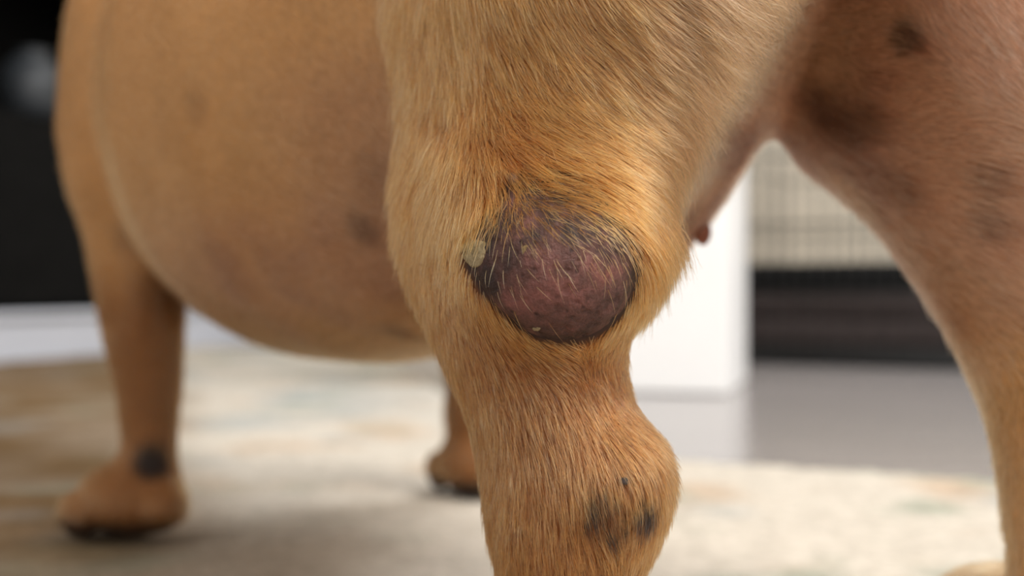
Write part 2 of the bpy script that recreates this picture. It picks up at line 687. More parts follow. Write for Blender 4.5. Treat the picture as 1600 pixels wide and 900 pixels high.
def ell(c, rad, k=0.012, ax=None):
    c = np.array(c, float)
    rad = np.array(rad, float)
    R = max(rad)

    def f(P):
        Q = P - c
        if ax is not None:
            Q = Q @ ax.T
        k0 = np.linalg.norm(Q / rad, axis=1)
        k1 = np.linalg.norm(Q / rad ** 2, axis=1) + 1e-9
        return k0 * (k0 - 1) / k1
    add(f, c - R, c + R, k)


def axes(fwd, tilt=0.0):
    """rows: forward, right, up for a heading vector in the floor plane"""
    a = np.array([fwd[0], fwd[1], 0.0])
    a /= np.linalg.norm(a)
    a = a * math.cos(tilt) + np.array([0, 0, math.sin(tilt)])
    r = np.array([fwd[1], -fwd[0], 0.0])
    r /= np.linalg.norm(r)
    u = np.cross(r, a)
    return np.stack([a, r, u])


def curve(x, y, q):
    """smooth monotone-ish interpolation"""
    xs = np.linspace(x[0], x[-1], 241)
    ys = np.interp(xs, x, y)
    w = np.hanning(17)
    w /= w.sum()
    yp = np.concatenate([2 * ys[0] - ys[8:0:-1], ys, 2 * ys[-1] - ys[-2:-10:-1]])
    ys = np.convolve(yp, w, 'valid')
    return np.interp(q, xs, ys)


def stack(table, k, heading=f2):
    """leg from rows (py, left px, right px, depth, fore-aft ratio): converted to metres"""
    T = []
    for py, l, r, D, kk in table:
        T.append((CAM[2] + (450 - py) / FPX * D, ((l + r) / 2 - 800) / FPX * D, D, (r - l) / 2 / FPX * D, kk))
    T = np.array(sorted(T))
    hd = np.array(heading) / np.linalg.norm(heading)
    rd = np.array([hd[1], -hd[0]])
    z0, z1 = T[0, 0], T[-1, 0]

    def f(P):
        z = np.clip(P[:, 2], z0, z1)
        cx = curve(T[:, 0], T[:, 1], z)
        cy = curve(T[:, 0], T[:, 2], z)
        hw = curve(T[:, 0], T[:, 3], z)
        kk = curve(T[:, 0], T[:, 4], z)
        Bx = hw / np.sqrt(kk ** 2 * hd[0] ** 2 + rd[0] ** 2)
        Ax = Bx * kk
        dx, dy = P[:, 0] - cx, P[:, 1] - cy
        u = dx * hd[0] + dy * hd[1]
        v = dx * rd[0] + dy * rd[1]
        k0 = np.sqrt((u / Ax) ** 2 + (v / Bx) ** 2)
        k1 = np.sqrt((u / Ax ** 2) ** 2 + (v / Bx ** 2) ** 2) + 1e-9
        d = np.where(k0 < 0.05, -np.minimum(Ax, Bx), k0 * (k0 - 1) / k1)
        dz = np.abs(P[:, 2] - z)
        return np.where(dz > 0, np.sqrt(np.maximum(d, 0) ** 2 + dz ** 2) + np.minimum(d, 0) * 0, d)
    W = T[:, 3].max() * 1.6
    lo = [T[:, 1].min() - W, T[:, 2].min() - W, z0]
    hi = [T[:, 1].max() + W, T[:, 2].max() + W, z1]
    add(f, lo, hi, k)


# torso ------------------------------------------------------------
TS = np.array([
    # s, half width, belly z, back z
    (-0.085, 0.020, 0.262, 0.300),
    (-0.055, 0.042, 0.262, 0.322),
    (-0.010, 0.054, 0.246, 0.338),
    (0.045, 0.067, 0.182, 0.345),
    (0.090, 0.077, 0.136, 0.348),
    (0.130, 0.086, 0.124, 0.351),
    (0.185, 0.099, 0.113, 0.356),
    (0.250, 0.111, 0.103, 0.360),
    (0.320, 0.115, 0.102, 0.364),
    (0.390, 0.100, 0.112, 0.368),
    (0.450, 0.084, 0.135, 0.370),
    (0.510, 0.070, 0.180, 0.365),
    (0.550, 0.045, 0.225, 0.345)])


def torso(P):
    q = P[:, :2] - H0
    s = q @ f2
    t = q @ r2
    sc = np.clip(s, TS[0, 0], TS[-1, 0])
    w = curve(TS[:, 0], TS[:, 1], sc)
    zb = curve(TS[:, 0], TS[:, 2], sc)
    zt = curve(TS[:, 0], TS[:, 3], sc)
    hz = (zt - zb) / 2
    v = P[:, 2] - (zt + zb) / 2
    k0 = np.sqrt((t / w) ** 2 + (v / hz) ** 2)
    k1 = np.sqrt((t / w ** 2) ** 2 + (v / hz ** 2) ** 2) + 1e-9
    d = np.where(k0 < 0.05, -np.minimum(w, hz), k0 * (k0 - 1) / k1)
    ds = np.abs(s - sc)
    return np.where(ds > 0, np.sqrt(np.maximum(d, 0) ** 2 + ds ** 2), d)


add(torso, (-0.42, 0.2, 0.09), (0.30, 1.0, 0.38), 0.02)

# left hind leg (foreground) -----------------------------------------
stack([
    (-760, 860, 1060, 0.440, 1.4),
    (-690, 760, 1160, 0.438, 1.45),
    (-580, 690, 1250, 0.434, 1.5),
    (-440, 630, 1300, 0.428, 1.5),
    (-300, 590, 1300, 0.420, 1.55),
    (-150, 585, 1265, 0.408, 1.6),
    (0, 596, 1195, 0.400, 1.6),
    (100, 616, 1130, 0.395, 1.6),
    (190, 624, 1076, 0.390, 1.55),
    (260, 618, 1044, 0.386, 1.5),
    (330, 618, 1010, 0.382, 1.45),
    (400, 628, 990, 0.378, 1.4),
    (470, 648, 975, 0.374, 1.3),
    (530, 676, 968, 0.370, 1.2),
    (590, 706, 976, 0.366, 1.2),
    (650, 732, 990, 0.364, 1.2),
    (710, 748, 1005, 0.362, 1.15),
    (770, 756, 1010, 0.361, 1.1),
    (830, 764, 1006, 0.360, 1.1),
    (900, 780, 1000, 0.360, 1.1),
    (1000, 790, 990, 0.360, 1.1),
    (1120, 785, 985, 0.361, 1.1),
    (1200, 775, 985, 0.362, 1.15)], 0.008)
pa = axes(f2)
hp = np.array([0.012, 0.368])
ell((hp[0] + f2[0] * 0.020, hp[1] + f2[1] * 0.020, 0.0185), (0.044, 0.027, 0.019), 0.012, pa)
for j, (tt, ss) in enumerate(((-0.018, 0.050), (-0.0065, 0.058), (0.0065, 0.058), (0.018, 0.050))):
    c = hp + f2 * ss + r2 * tt
    ell((c[0], c[1], 0.0115), (0.0145, 0.0082, 0.0118), 0.003, pa)
# hock bulge
ell(at(951, 742, 0.3510), (0.0158, 0.0160, 0.0160), 0.007)
ell(at(965, 800, 0.3545), (0.0100, 0.0120, 0.0120), 0.010)
# lump and the furred rim beside it
ell(at(868, 408, 0.3475), (0.0243, 0.0290, 0.0224), 0.015)
ell(at(930, 368, 0.355), (0.0145, 0.0180, 0.0180), 0.012)
ell(at(850, 300, 0.360), (0.0230, 0.0190, 0.0190), 0.016)
# right hind leg ----------------------------------------------------
stack([
    (-660, 1420, 1580, 0.456, 1.4),
    (-560, 1290, 1700, 0.456, 1.4),
    (-420, 1210, 1790, 0.455, 1.4),
    (-260, 1180, 1840, 0.455, 1.4),
    (-100, 1190, 1880, 0.455, 1.4),
    (60, 1205, 1880, 0.455, 1.4),
    (170, 1232, 1870, 0.455, 1.4),
    (230, 1268, 1850, 0.455, 1.4),
    (290, 1335, 1830, 0.455, 1.35),
    (340, 1384, 1810, 0.455, 1.3),
    (400, 1428, 1790, 0.455, 1.3),
    (470, 1470, 1775, 0.453, 1.25),
    (540, 1506, 1765, 0.451, 1.2),
    (610, 1538, 1765, 0.450, 1.2),
    (680, 1560, 1775, 0.448, 1.15),
    (750, 1572, 1785, 0.447, 1.1),
    (820, 1580, 1785, 0.446, 1.1),
    (900, 1588, 1770, 0.446, 1.1),
    (980, 1592, 1755, 0.446, 1.1),
    (1030, 1590, 1760, 0.446, 1.1)], 0.016)
hp2 = np.array([0.186, 0.455])
h2 = np.array([-0.22, 0.975])
h2 /= np.linalg.norm(h2)
g2r = np.array([h2[1], -h2[0]])
pb = axes(h2)
ell((hp2[0] + h2[0] * 0.02, hp2[1] + h2[1] * 0.02, 0.0185), (0.044, 0.027, 0.019), 0.012, pb)
for tt, ss in ((-0.018, 0.050), (-0.0065, 0.058), (0.0065, 0.058), (0.018, 0.050)):
    c = hp2 + h2 * ss + g2r * tt
    ell((c[0], c[1], 0.0115), (0.0145, 0.0082, 0.0118), 0.003, pb)
# left fore leg -------------------------------------------------------
stack([
    (-205, 320, 390, 0.765, 1.3),
    (-175, 250, 400, 0.760, 1.3),
    (-130, 190, 395, 0.752, 1.3),
    (-60, 134, 370, 0.745, 1.3),
    (20, 106, 350, 0.745, 1.3),
    (110, 92, 330, 0.745, 1.3),
    (200, 86, 315, 0.745, 1.3),
    (290, 100, 300, 0.745, 1.3),
    (370, 130, 292, 0.745, 1.3),
    (440, 145, 290, 0.745, 1.2),
    (520, 160, 288, 0.745, 1.15),
    (600, 180, 285, 0.745, 1.1),
    (670, 190, 277, 0.745, 1.1),
    (720, 190, 276, 0.745, 1.1),
    (770, 190, 280, 0.745, 1.1),
    (815, 190, 280, 0.742, 1.1)], 0.006)
ph = np.array([-0.80, 0.60])
ph /= np.linalg.norm(ph)
pr = np.array([ph[1], -ph[0]])
fp = np.array([-0.2065, 0.738])
pf = axes(ph)
ell((fp[0] + ph[0] * 0.006, fp[1] + ph[1] * 0.006, 0.0215), (0.030, 0.025, 0.0205), 0.012, pf)
TOE = []
for tt, ss in ((-0.019, 0.024), (-0.0068, 0.033), (0.0068, 0.033), (0.019, 0.024)):
    c = fp + ph * ss + pr * tt
    TOE.append((c, ph))
    ell((c[0], c[1], 0.0135), (0.0150, 0.0088, 0.0132), 0.004, pf)
ell((fp[0] - ph[0] * 0.018 + 0.006, fp[1] - ph[1] * 0.018 - 0.004, 0.021), (0.011, 0.014, 0.012), 0.008)
# right fore leg --------------------------------------------------------
fq = np.array([-0.024, 0.893])
cone(bp(0.40, 0.085, 0.24), 0.055, (fq[0] - 0.004, fq[1] - 0.006, 0.145), 0.030, 0.02)
cone((fq[0] - 0.004, fq[1] - 0.006, 0.145), 0.028, (fq[0], fq[1], 0.055), 0.0175, 0.015)
cone((fq[0], fq[1], 0.055), 0.0180, (fq[0], fq[1], 0.020), 0.0185, 0.012)
qh = np.array([-0.25, 0.97])
qh /= np.linalg.norm(qh)
qr = np.array([qh[1], -qh[0]])
qf = axes(qh)
ell((fq[0] + qh[0] * 0.008, fq[1] + qh[1] * 0.008, 0.0205), (0.032, 0.0235, 0.0195), 0.012, qf)
for tt, ss in ((-0.019, 0.028), (-0.0068, 0.036), (0.0068, 0.036), (0.019, 0.028)):
    c = fq + qh * ss + qr * tt
    TOE.append((c, qh))
    ell((c[0], c[1], 0.0135), (0.0150, 0.0088, 0.0132), 0.004, qf)
# neck, head, ears, tail -------------------------------------------------
cone(bp(0.44, 0, 0.285), 0.080, bp(0.585, 0, 0.41), 0.062, 0.03)
HD = 0.625
ell(bp(HD, 0, 0.450), (0.072, 0.068, 0.064), 0.02, axes(f2))
ell(bp(HD + 0.062, 0, 0.428), (0.036, 0.046, 0.034), 0.015, axes(f2))
ell(bp(HD + 0.075, -0.022, 0.416), (0.022, 0.024, 0.024), 0.008, axes(f2))
ell(bp(HD + 0.075, 0.022, 0.416), (0.022, 0.024, 0.024), 0.008, axes(f2))
ell(bp(HD + 0.066, 0, 0.398), (0.026, 0.032, 0.014), 0.008, axes(f2))
for sg in (-1, 1):
    cone(bp(HD - 0.012, sg * 0.045, 0.495), 0.020, bp(HD - 0.006, sg * 0.066, 0.566), 0.0075, 0.010)
cone(bp(-0.07, 0, 0.300), 0.022, bp(-0.105, 0, 0.292), 0.010, 0.012)


def smin(a, b, k):
    h = np.maximum(k - np.abs(a - b), 0) / k
    return np.minimum(a, b) - h * h * k * 0.25


def sdf(P, prims=None):
    d = np.full(len(P), 1.0)
    for lo, hi, k, f in (PR if prims is None else prims):
        d = smin(d, f(P), k)
    return d


def sdf_grad(P, e=0.0004):
    g = np.zeros_like(P)
    for i in range(3):
        q = P.copy()
        q[:, i] += e
        w = P.copy()
        w[:, i] -= e
        g[:, i] = (sdf(q) - sdf(w)) / (2 * e)
    return g


def build_surface(h=0.003):
    lo = np.min([p[0] for p in PR], 0) - 0.02
    hi = np.max([p[1] for p in PR], 0) + 0.02
    lo[2] = -0.012
    n = np.ceil((hi - lo) / h).astype(int) + 1
    F = np.full(n, 1.0, np.float32)
    BS = 28
    for i in range(0, n[0], BS):
        for j in range(0, n[1], BS):
            for k in range(0, n[2], BS):
                i1, j1, k1 = min(i + BS, n[0]), min(j + BS, n[1]), min(k + BS, n[2])
                b0 = lo + np.array([i, j, k]) * h
                b1 = lo + np.array([i1, j1, k1]) * h
                sub = [p for p in PR if np.all(p[0] - p[2] - 0.01 < b1) and np.all(p[1] + p[2] + 0.01 > b0)]
                if not sub:
                    continue
                g = np.stack(np.meshgrid(lo[0] + h * np.arange(i, i1), lo[1] + h * np.arange(j, j1), lo[2] + h * np.arange(k, k1), indexing='ij'), -1).reshape(-1, 3)
                F[i:i1, j:j1, k:k1] = sdf(g, sub).reshape(i1 - i, j1 - j, k1 - k)
    S = F < 0
    c = np.zeros(np.array(S.shape) - 1, np.int8)
    for a in (0, 1):
        for b in (0, 1):
            for d in (0, 1):
                c += S[a:S.shape[0] - 1 + a, b:S.shape[1] - 1 + b, d:S.shape[2] - 1 + d]
    act = (c > 0) & (c < 8)
    I = np.argwhere(act)
    vid = -np.ones(act.shape, np.int32)
    vid[act] = np.arange(len(I))
    corners = [(a, b, d) for a in (0, 1) for b in (0, 1) for d in (0, 1)]
    val = np.stack([F[I[:, 0] + a, I[:, 1] + b, I[:, 2] + d] for a, b, d in corners], 1)
    acc = np.zeros((len(I), 3))
    cnt = np.zeros(len(I))
    for x in range(8):
        for y in range(x + 1, 8):
            df = [abs(corners[x][q] - corners[y][q]) for q in range(3)]
            if sum(df) != 1:
                continue
            a, b = val[:, x], val[:, y]
            m = (a < 0) != (b < 0)
            t = np.where(m, a / np.where(m, a - b, 1), 0)
            p = np.array(corners[x])[None] + t[:, None] * (np.array(corners[y]) - np.array(corners[x]))[None]
            acc += p * m[:, None]
            cnt += m
    V = lo + h * (I + acc / cnt[:, None])
    faces = []
    for ax in range(3):
        u, w = (ax + 1) % 3, (ax + 2) % 3
        sl0 = [slice(None)] * 3
        sl1 = [slice(None)] * 3
        sl0[ax] = slice(0, -1)
        sl1[ax] = slice(1, None)
        ch = S[tuple(sl0)] != S[tuple(sl1)]
        E = np.argwhere(ch)
        ok = (E[:, u] > 0) & (E[:, w] > 0) & (E[:, u] < S.shape[u] - 1) & (E[:, w] < S.shape[w] - 1)
        E = E[ok]
        q = []
        for du, dw in ((-1, -1), (0, -1), (0, 0), (-1, 0)):
            J = E.copy()
            J[:, u] += du
            J[:, w] += dw
            q.append(vid[J[:, 0], J[:, 1], J[:, 2]])
        q = np.stack(q, 1)
        s0 = S[E[:, 0], E[:, 1], E[:, 2]]
        q[~s0] = q[~s0][:, ::-1]
        faces.append(q)
    Fc = np.concatenate(faces)
    for _ in range(3):
        d = sdf(V)
        g = sdf_grad(V)
        gn = np.linalg.norm(g, axis=1)
        V = V - g * np.clip(d / np.maximum(gn, 0.3) ** 2, -h, h)[:, None]
    g = sdf_grad(V)
    N = g / np.linalg.norm(g, axis=1)[:, None]
    return V, Fc, N


V, FC, N = build_surface()

# ------------------------------------------------------------------ coat colour of the dog (its own markings, plus some painted light and shade)


def proj(P):
    """pixel position of world points, used to place the dog's markings where the photograph shows them"""
    D = np.maximum(P[:, 1], 0.05)
    return np.stack([800 + FPX * P[:, 0] / D, 450 - FPX * (P[:, 2] - CAM[2]) / D], 1)


def blob(P, c, r, soft=0.5):
    d = np.linalg.norm(P - np.array(c), axis=1) / r
    return smooth(1 + soft, 1 - soft, d)


def surf(px, py, d0=0.28, d1=1.2):
    """first hit of the dog's surface along a ray"""
    t = np.arange(d0, d1, 0.0008)
    P = CAM + ray(px, py)[None] * t[:, None]
    s = sdf(P)
    i = np.argmax(s < 0)
    if s[i] >= 0:
        return None
    return P[i]


LC = at(868, 408, 0.3475)
LO = np.array([(800, 272), (845, 262), (890, 262), (930, 290), (965, 332), (998, 380), (1008, 420), (1000, 460), (978, 498), (945, 525), (905, 540), (865, 541), (828, 533), (795, 508), (768, 482), (742, 452), (724, 420), (718, 388), (728, 360), (752, 335), (775, 305)], float)
BODYLEFT = lambda P: smooth(0.030, 0.075, (P[:, 0] - 0.0) * r2[0] + (P[:, 1] - 0.40) * r2[1])


def ang_outline(pts, c, q):
    a = np.arctan2(pts[:, 1] - c[1], pts[:, 0] - c[0])
    r = np.hypot(pts[:, 0] - c[0], pts[:, 1] - c[1])
    o = np.argsort(a)
    a, r = a[o], r[o]
    a = np.concatenate([a - 2 * np.pi, a, a + 2 * np.pi])
    r = np.tile(r, 3)
    return np.interp(q, a, r)


LCP = np.array([868.0, 405.0])


def bare(P):
    """0..1+ : relative radius within the bare patch of the lump (1 at its rim)"""
    q = proj(P)
    dq = q - LCP
    rr = np.hypot(dq[:, 0], dq[:, 1])
    R = ang_outline(LO, LCP, np.arctan2(dq[:, 1], dq[:, 0]))
    v = rr / R
    far = np.linalg.norm(P - LC, axis=1) > 0.05
    v[far] = 9.0
    v[P[:, 1] > LC[1] + 0.012] = 9.0
    return v


SPOTS = [(1413, 57, 0.0055, 0.85), (1360, 190, 0.007, 0.5), (1275, 165, 0.008, 0.55), (1310, 190, 0.010, 0.55), (1545, 350, 0.007, 0.5), (1545, 280, 0.007, 0.45), (1400, 290, 0.009, 0.45), (566, 358, 0.008, 0.6), (600, 290, 0.016, 0.3), (620, 520, 0.008, 0.5), (305, 168, 0.008, 0.25), (1170, 40, 0.006, 0.3), (1070, 350, 0.008, 0.4), (200, 370, 0.010, 0.35), (1530, 640, 0.012, 0.35)]
SPOT3 = []
for px, py, r, w in SPOTS:
    p = surf(px, py)
    if p is not None:
        SPOT3.append((p, r, w))
CARPAL = surf(237, 722)
HOCKS = [(surf(936, 786), 0.0036), (surf(958, 812), 0.0034), (surf(925, 800), 0.0022), (surf(1012, 790), 0.0034), (surf(950, 780), 0.0024)]
HOCKS = [(p, r) for p, r in HOCKS if p is not None]
C_THIGH = lin(180, 112, 58)
C_LOW = lin(164, 102, 54)
C_FLANK = lin(198, 146, 92)
C_PINK = lin(204, 154, 126)
C_PALE = lin(216, 176, 140)
C_DARK = lin(40, 32, 30)
C_MAUVE = lin(154, 110, 92)


def region(P):
    q = P[:, :2] - H0
    s = q @ f2
    t = q @ r2
    ll = np.clip(1 - smooth(0.060, 0.095, np.linalg.norm(P[:, :2] - np.array([0.013, 0.385]), axis=1)), 0, 1)   # left hind leg
    ll = ll * (t < 0.01)
    return s, t, ll


def coat(P, N):
    s, t, ll = region(P)
    z = P[:, 2]
    c = np.tile(C_FLANK, (len(P), 1))

    def mix(c, col, w):
        return c * (1 - w[:, None]) + np.asarray(col) * w[:, None]
    c = mix(c, lin(148, 98, 54), smooth(0.30, 0.36, s) * smooth(0.17, 0.12, z) * (1 - ll) * (s < 0.6))
    # foreground leg
    leg = mix(np.tile(C_LOW, (len(P), 1)), C_THIGH, smooth(0.10, 0.165, z))
    leg = mix(leg, lin(152, 84, 34), smooth(-0.012, -0.030, P[:, 0]) * smooth(0.10, 0.13, z) * 0.8)  # left edge painted deeper to counter its pale grazing sheen
    pinkfold = smooth(0.018, 0.05, P[:, 0]) * smooth(0.155, 0.19, z)
    leg = mix(leg, lin(196, 144, 112), pinkfold * 0.65)
    c = mix(c, leg, ll)
    # thin haired belly, groin and inner thigh
    groin = smooth(-0.055, 0.0, t) * smooth(0.20, 0.10, s) * smooth(0.30, 0.22, z) * (1 - ll)
    under = smooth(-0.25, -0.75, N[:, 2]) * smooth(0.40, 0.25, s) * (1 - ll)
    g = np.clip(np.maximum(groin, under * 0.6), 0, 1)
    g = g * smooth(0.105, 0.15, z + 0.02 * noise3(P, 30, 4, 2))
    c = mix(c, C_PINK, g * 0.9)
    c = mix(c, C_PALE, g * smooth(0.05, 0.55, noise3(P, 26, 31, 2)) * 0.35)
    c = mix(c, C_MAUVE, g * smooth(0.0, 0.5, noise3(P, 38, 32, 3)) * 0.8)
    # mauve waist in front of the thigh
    waist = smooth(0.21, 0.13, s) * smooth(-0.03, -0.06, t) * (1 - ll) * smooth(0.24, 0.20, z)
    c = mix(c, C_MAUVE, waist * 0.4)
    c = c * (1 + 0.10 * noise3(P, 45, 41, 3))[:, None] * (1 + 0.07 * noise3(P, 11, 42, 2))[:, None]
    for p, r, w in SPOT3:
        c = mix(c, lin(78, 52, 42), blob(P, p, r, 0.6) * w)
    if CARPAL is not None:
        c = mix(c, C_DARK * 0.5, blob(P, CARPAL, 0.0105, 0.5) * 0.96)
    for p, r in HOCKS:
        c = mix(c, C_DARK, blob(P, p, r, 0.6) * 0.5)
    # dark pads under the feet
    c = mix(c, C_DARK * 0.6, smooth(0.018, 0.006, z) * 0.9)
    # shade painted into the elbow fold
    eb = surf_elbow
    if eb is not None:
        c = mix(c, lin(92, 58, 36), blob(P, eb, 0.014, 0.7) * 0.5)
    # dark mask on the muzzle
    c = mix(c, C_DARK, smooth(0.66, 0.69, s) * 0.85)
    b = bare(P)
    c = mix(c, lin(66, 46, 46), smooth(1.08, 0.92, b))
    return np.clip(c, 0.003, 0.95)


surf_elbow = surf(255, 450)
COAT = coat(V, N)

dog = mesh_obj('dog', V, FC.tolist(), M_BODY)
tag(dog, 'fawn short-haired dog seen from behind with a bare purple lump on its hind leg', 'dog')
skin_c = COAT * (0.50 + 0.3 * (1 - smooth(0.2, 0.6, region(V)[2]) * (proj(V)[:, 1] > -80)))[:, None]  # skin darkened under the dense leg fur as painted shade between hairs
at_ = dog.data.attributes.new('coat', 'FLOAT_COLOR', 'POINT')
at_.data.foreach_set('color', np.concatenate([skin_c, np.ones((len(V), 1))], 1).astype(np.float32).ravel())

# ------------------------------------------------------------------ patches lying on the skin


def patch(name, outline, c, mat, lift, rings, nseg, parent, rough=0.0, seed=1, tone=None, dome=0.0, edge=-0.0004, hmap=None):
    outline = np.array(outline, float)
    c = np.array(c, float)
    th = np.linspace(-np.pi, np.pi, nseg, endpoint=False)
    R = ang_outline(outline, c, th)
    k = np.ones(5) / 5
    R = np.convolve(np.concatenate([R[-2:], R, R[:2]]), k, 'valid')
    if rough:
        R = R * (1 + 0.2 * noise3(np.stack([np.cos(th) * 2.2, np.sin(th) * 2.2, np.full(nseg, seed * 3.3)], 1), 1.0, seed, 3))
    pts = [c[None]]
    rel = [np.zeros(1)]
    for i in range(1, rings + 1):
        f = i / rings
        pts.append(c + f * np.stack([R * np.cos(th), R * np.sin(th)], 1))
        rel.append(np.full(nseg, f))
    Q = np.concatenate(pts)
    rel = np.concatenate(rel)
    dirs = np.stack([(Q[:, 0] - 800) / FPX, np.ones(len(Q)), (450 - Q[:, 1]) / FPX], 1)
    a = np.full(len(Q), 0.290)
    hit = np.zeros(len(Q), bool)
    t = np.full(len(Q), 0.300)
    for _ in range(60):
        s = sdf(CAM + dirs * t[:, None])
        t += np.clip(s, -0.004, 0.004) * 0.85
    P = CAM + dirs * t[:, None]
    g = sdf_grad(P)
    Nn = g / np.linalg.norm(g, axis=1)[:, None]
    prof = smooth(1.0, 0.80, rel)
    h = edge + (lift - edge) * prof + dome * np.sqrt(np.maximum(1 - rel ** 2, 0))
    if rough:
        h = h + rough * prof * noise3(P, 900, seed, 3)
    if hmap is not None:
        h = h + hmap(P, rel) * prof
    P = P + Nn * h[:, None]
    F = []
    for i in range(nseg):
        F.append((0, 1 + i, 1 + (i + 1) % nseg))
    for r in range(rings - 1):
        o0 = 1 + r * nseg
        o1 = o0 + nseg
        for i in range(nseg):
            j = (i + 1) % nseg
            F.append((o0 + i, o1 + i, o1 + j, o0 + j))
    F = [f[::-1] for f in F]
    ob = mesh_obj(name, P, F, mat, parent)
    me = ob.data
    # face outward (towards the viewer of the patch)
    if me.polygons[0].normal.y > 0:
        me.flip_normals()
    if tone is not None:
        v = tone(P, Q)
        a_ = me.attributes.new('tone', 'FLOAT', 'POINT')
        a_.data.foreach_set('value', v.astype(np.float32))
    return ob


def lump_h(P, rel):
    return 0.00022 * noise3(P, 260, 61, 3) + 0.00035 * noise3(P, 110, 62, 2) - 0.0004 * smooth(0.35, 0.8, noise3(P, 420, 63, 1))


def lump_tone(P, Q):
    x, y = Q[:, 0], Q[:, 1]
    v = 0.10 + 0.50 * np.exp(-(((x - 870) / 85) ** 2 + ((y - 460) / 52) ** 2))
    v += 0.30 * np.exp(-(((x - 930) / 40) ** 2 + ((y - 425) / 28) ** 2))
    v += 0.20 * np.exp(-(((x - 800) / 40) ** 2 + ((y - 470) / 25) ** 2))
    v += 0.16 * np.exp(-(((x - 850) / 60) ** 2 + ((y - 385) / 35) ** 2))
    v -= 0.22 * np.exp(-(((x - 915) / 14) ** 2 + ((y - 437) / 14) ** 2))
    v -= 0.25 * np.exp(-(((x - 760) / 22) ** 2 + ((y - 440) / 22) ** 2))
    v += 0.24 * noise3(P, 220, 71, 3)
    return v


lump = patch('lump', LO, LCP, M_LUMP, 0.0005, 70, 220, dog, tone=lump_tone, hmap=lump_h)
lump['label'] = 'bare purple-pink skin lump bulging from the hind leg'
sc1 = patch('scab', [(728, 380), (742, 374), (758, 376), (764, 386), (762, 402), (756, 416), (744, 421), (733, 414), (726, 400)], (745, 397), M_SCAB, 0.0009, 14, 72, dog, 0.0004, 5)
sc1['label'] = 'dry beige scab on the left rim of the lump'
sc2 = patch('scab', [(818, 384), (826, 381), (832, 387), (830, 398), (822, 402), (817, 395)], (824, 391), M_CRUST, 0.0006, 6, 28, dog, 0.0005, 6)
sc2['label'] = 'small yellowish crust in the middle of the lump'
sc3 = patch('scab', [(828, 509), (833, 509), (838, 510), (844, 509), (849, 507), (846, 511), (839, 513.5), (833, 512)], (839, 511), M_SCAB, 0.0007, 4, 64, dog, 0.0002, 7)
sc3['label'] = 'thin pale flake near the bottom of the lump'
wt = patch('wart', [(796, 273), (804, 270), (810, 277), (809, 287), (802, 291), (796, 284)], (803, 281), M_WART, 0.0004, 8, 28, dog, 0.0001, 8, dome=0.0011)
wt['label'] = 'small pale pink wart above the lump'
wt2 = patch('wart', [(969, 748), (975, 744), (981, 749), (980, 757), (973, 758)], (975, 751), M_GREYWART, 0.0005, 6, 20, dog, 0.0001, 9, dome=0.0009)
wt2['label'] = 'tiny grey wart on the hock'


def small_ell(name, c, rad, mat, parent, ax=None, seg=16):
    bm = bmesh.new()
    bmesh.ops.create_uvsphere(bm, u_segments=seg, v_segments=seg // 2 + 2, radius=1)
    for v in bm.verts:
        p = np.array(v.co) * np.array(rad)
        if ax is not None:
            p = p @ ax
        v.co = p + np.array(c)
    return bm_obj(name, bm, mat, parent, True)


def claw(c, hd, parent):
    """curved tapering claw"""
    V_, F_ = [], []
    n, m = 8, 6
    for i in range(n + 1):
        f = i / n
        r = 0.0030 * (1 - f) ** 0.7 + 0.0003
        ctr = np.array([c[0] + hd[0] * (0.011 + 0.010 * f), c[1] + hd[1] * (0.011 + 0.010 * f), 0.0125 - 0.0085 * f * f])
        for j in range(m):
            a = 2 * math.pi * j / m
            V_.append(ctr + r * (math.cos(a) * np.array([-hd[1], hd[0], 0]) + math.sin(a) * np.array([0, 0, 1.0])))
    for i in range(n):
        for j in range(m):
            F_.append((i * m + j, i * m + (j + 1) % m, (i + 1) * m + (j + 1) % m, (i + 1) * m + j))
    return mesh_obj('claw', V_, F_, M_CLAW, parent)


for c, hd in TOE:
    claw(c, hd, dog)
for base, hd_, rt_ in ((hp, f2, r2), (hp2, h2, g2r)):
    for tt, ss in ((-0.018, 0.050), (-0.0065, 0.058), (0.0065, 0.058), (0.018, 0.050)):
        claw(base + hd_ * ss + rt_ * tt, hd_, dog)
# nipple on the belly
np_ = surf(1098, 350, 0.42)
if np_ is not None:
    o = small_ell('nipple', np_ + np.array([0.0, 0.0, -0.003]), (0.0033, 0.0033, 0.0052), M_NIPPLE, dog)
for sg in (-1, 1):
    small_ell('eye', bp(HD + 0.058, sg * 0.034, 0.462), (0.0105, 0.0105, 0.0105), M_EYE, dog)
small_ell('nose', bp(HD + 0.098, 0, 0.438), (0.008, 0.015, 0.010), M_NOSE, dog, axes(f2))

# ------------------------------------------------------------------ fur
FLOW = np.array([
    (630, 0, 14), (720, 20, 32), (800, 50, 44), (1000, 50, 52), (1150, 50, 50), (1200, 0, 52),
    (630, 150, 6), (700, 150, 30), (800, 150, 44), (900, 150, 50), (1000, 150, 52), (1090, 150, 52),
    (640, 250, 4), (760, 220, 34), (820, 225, 46), (880, 235, 52), (960, 240, 52), (1030, 230, 48),
    (620, 380, 4), (690, 340, 8), (740, 320, 12), (790, 320, 24), (850, 310, 38), (940, 320, 44), (1000, 340, 36), (1025, 370, 18),
    (1025, 430, 0), (1005, 480, -18), (970, 520, -30), (720, 400, 8), (735, 450, 24), (760, 490, 38), (800, 530, 52), (870, 555, 60), (930, 560, 20),
    (650, 480, 12), (690, 560, 20), (720, 650, 18), (800, 620, 22), (850, 680, 20), (930, 600, 12), (980, 600, 14),
    (950, 680, 24), (1010, 690, 22), (900, 740, 10), (980, 760, 8), (1030, 760, -4), (940, 820, 20), (1000, 830, -12),
    (780, 760, 4), (850, 850, 2), (780, 880, 5), (900, 900, 0), (990, 890, -4)], float)


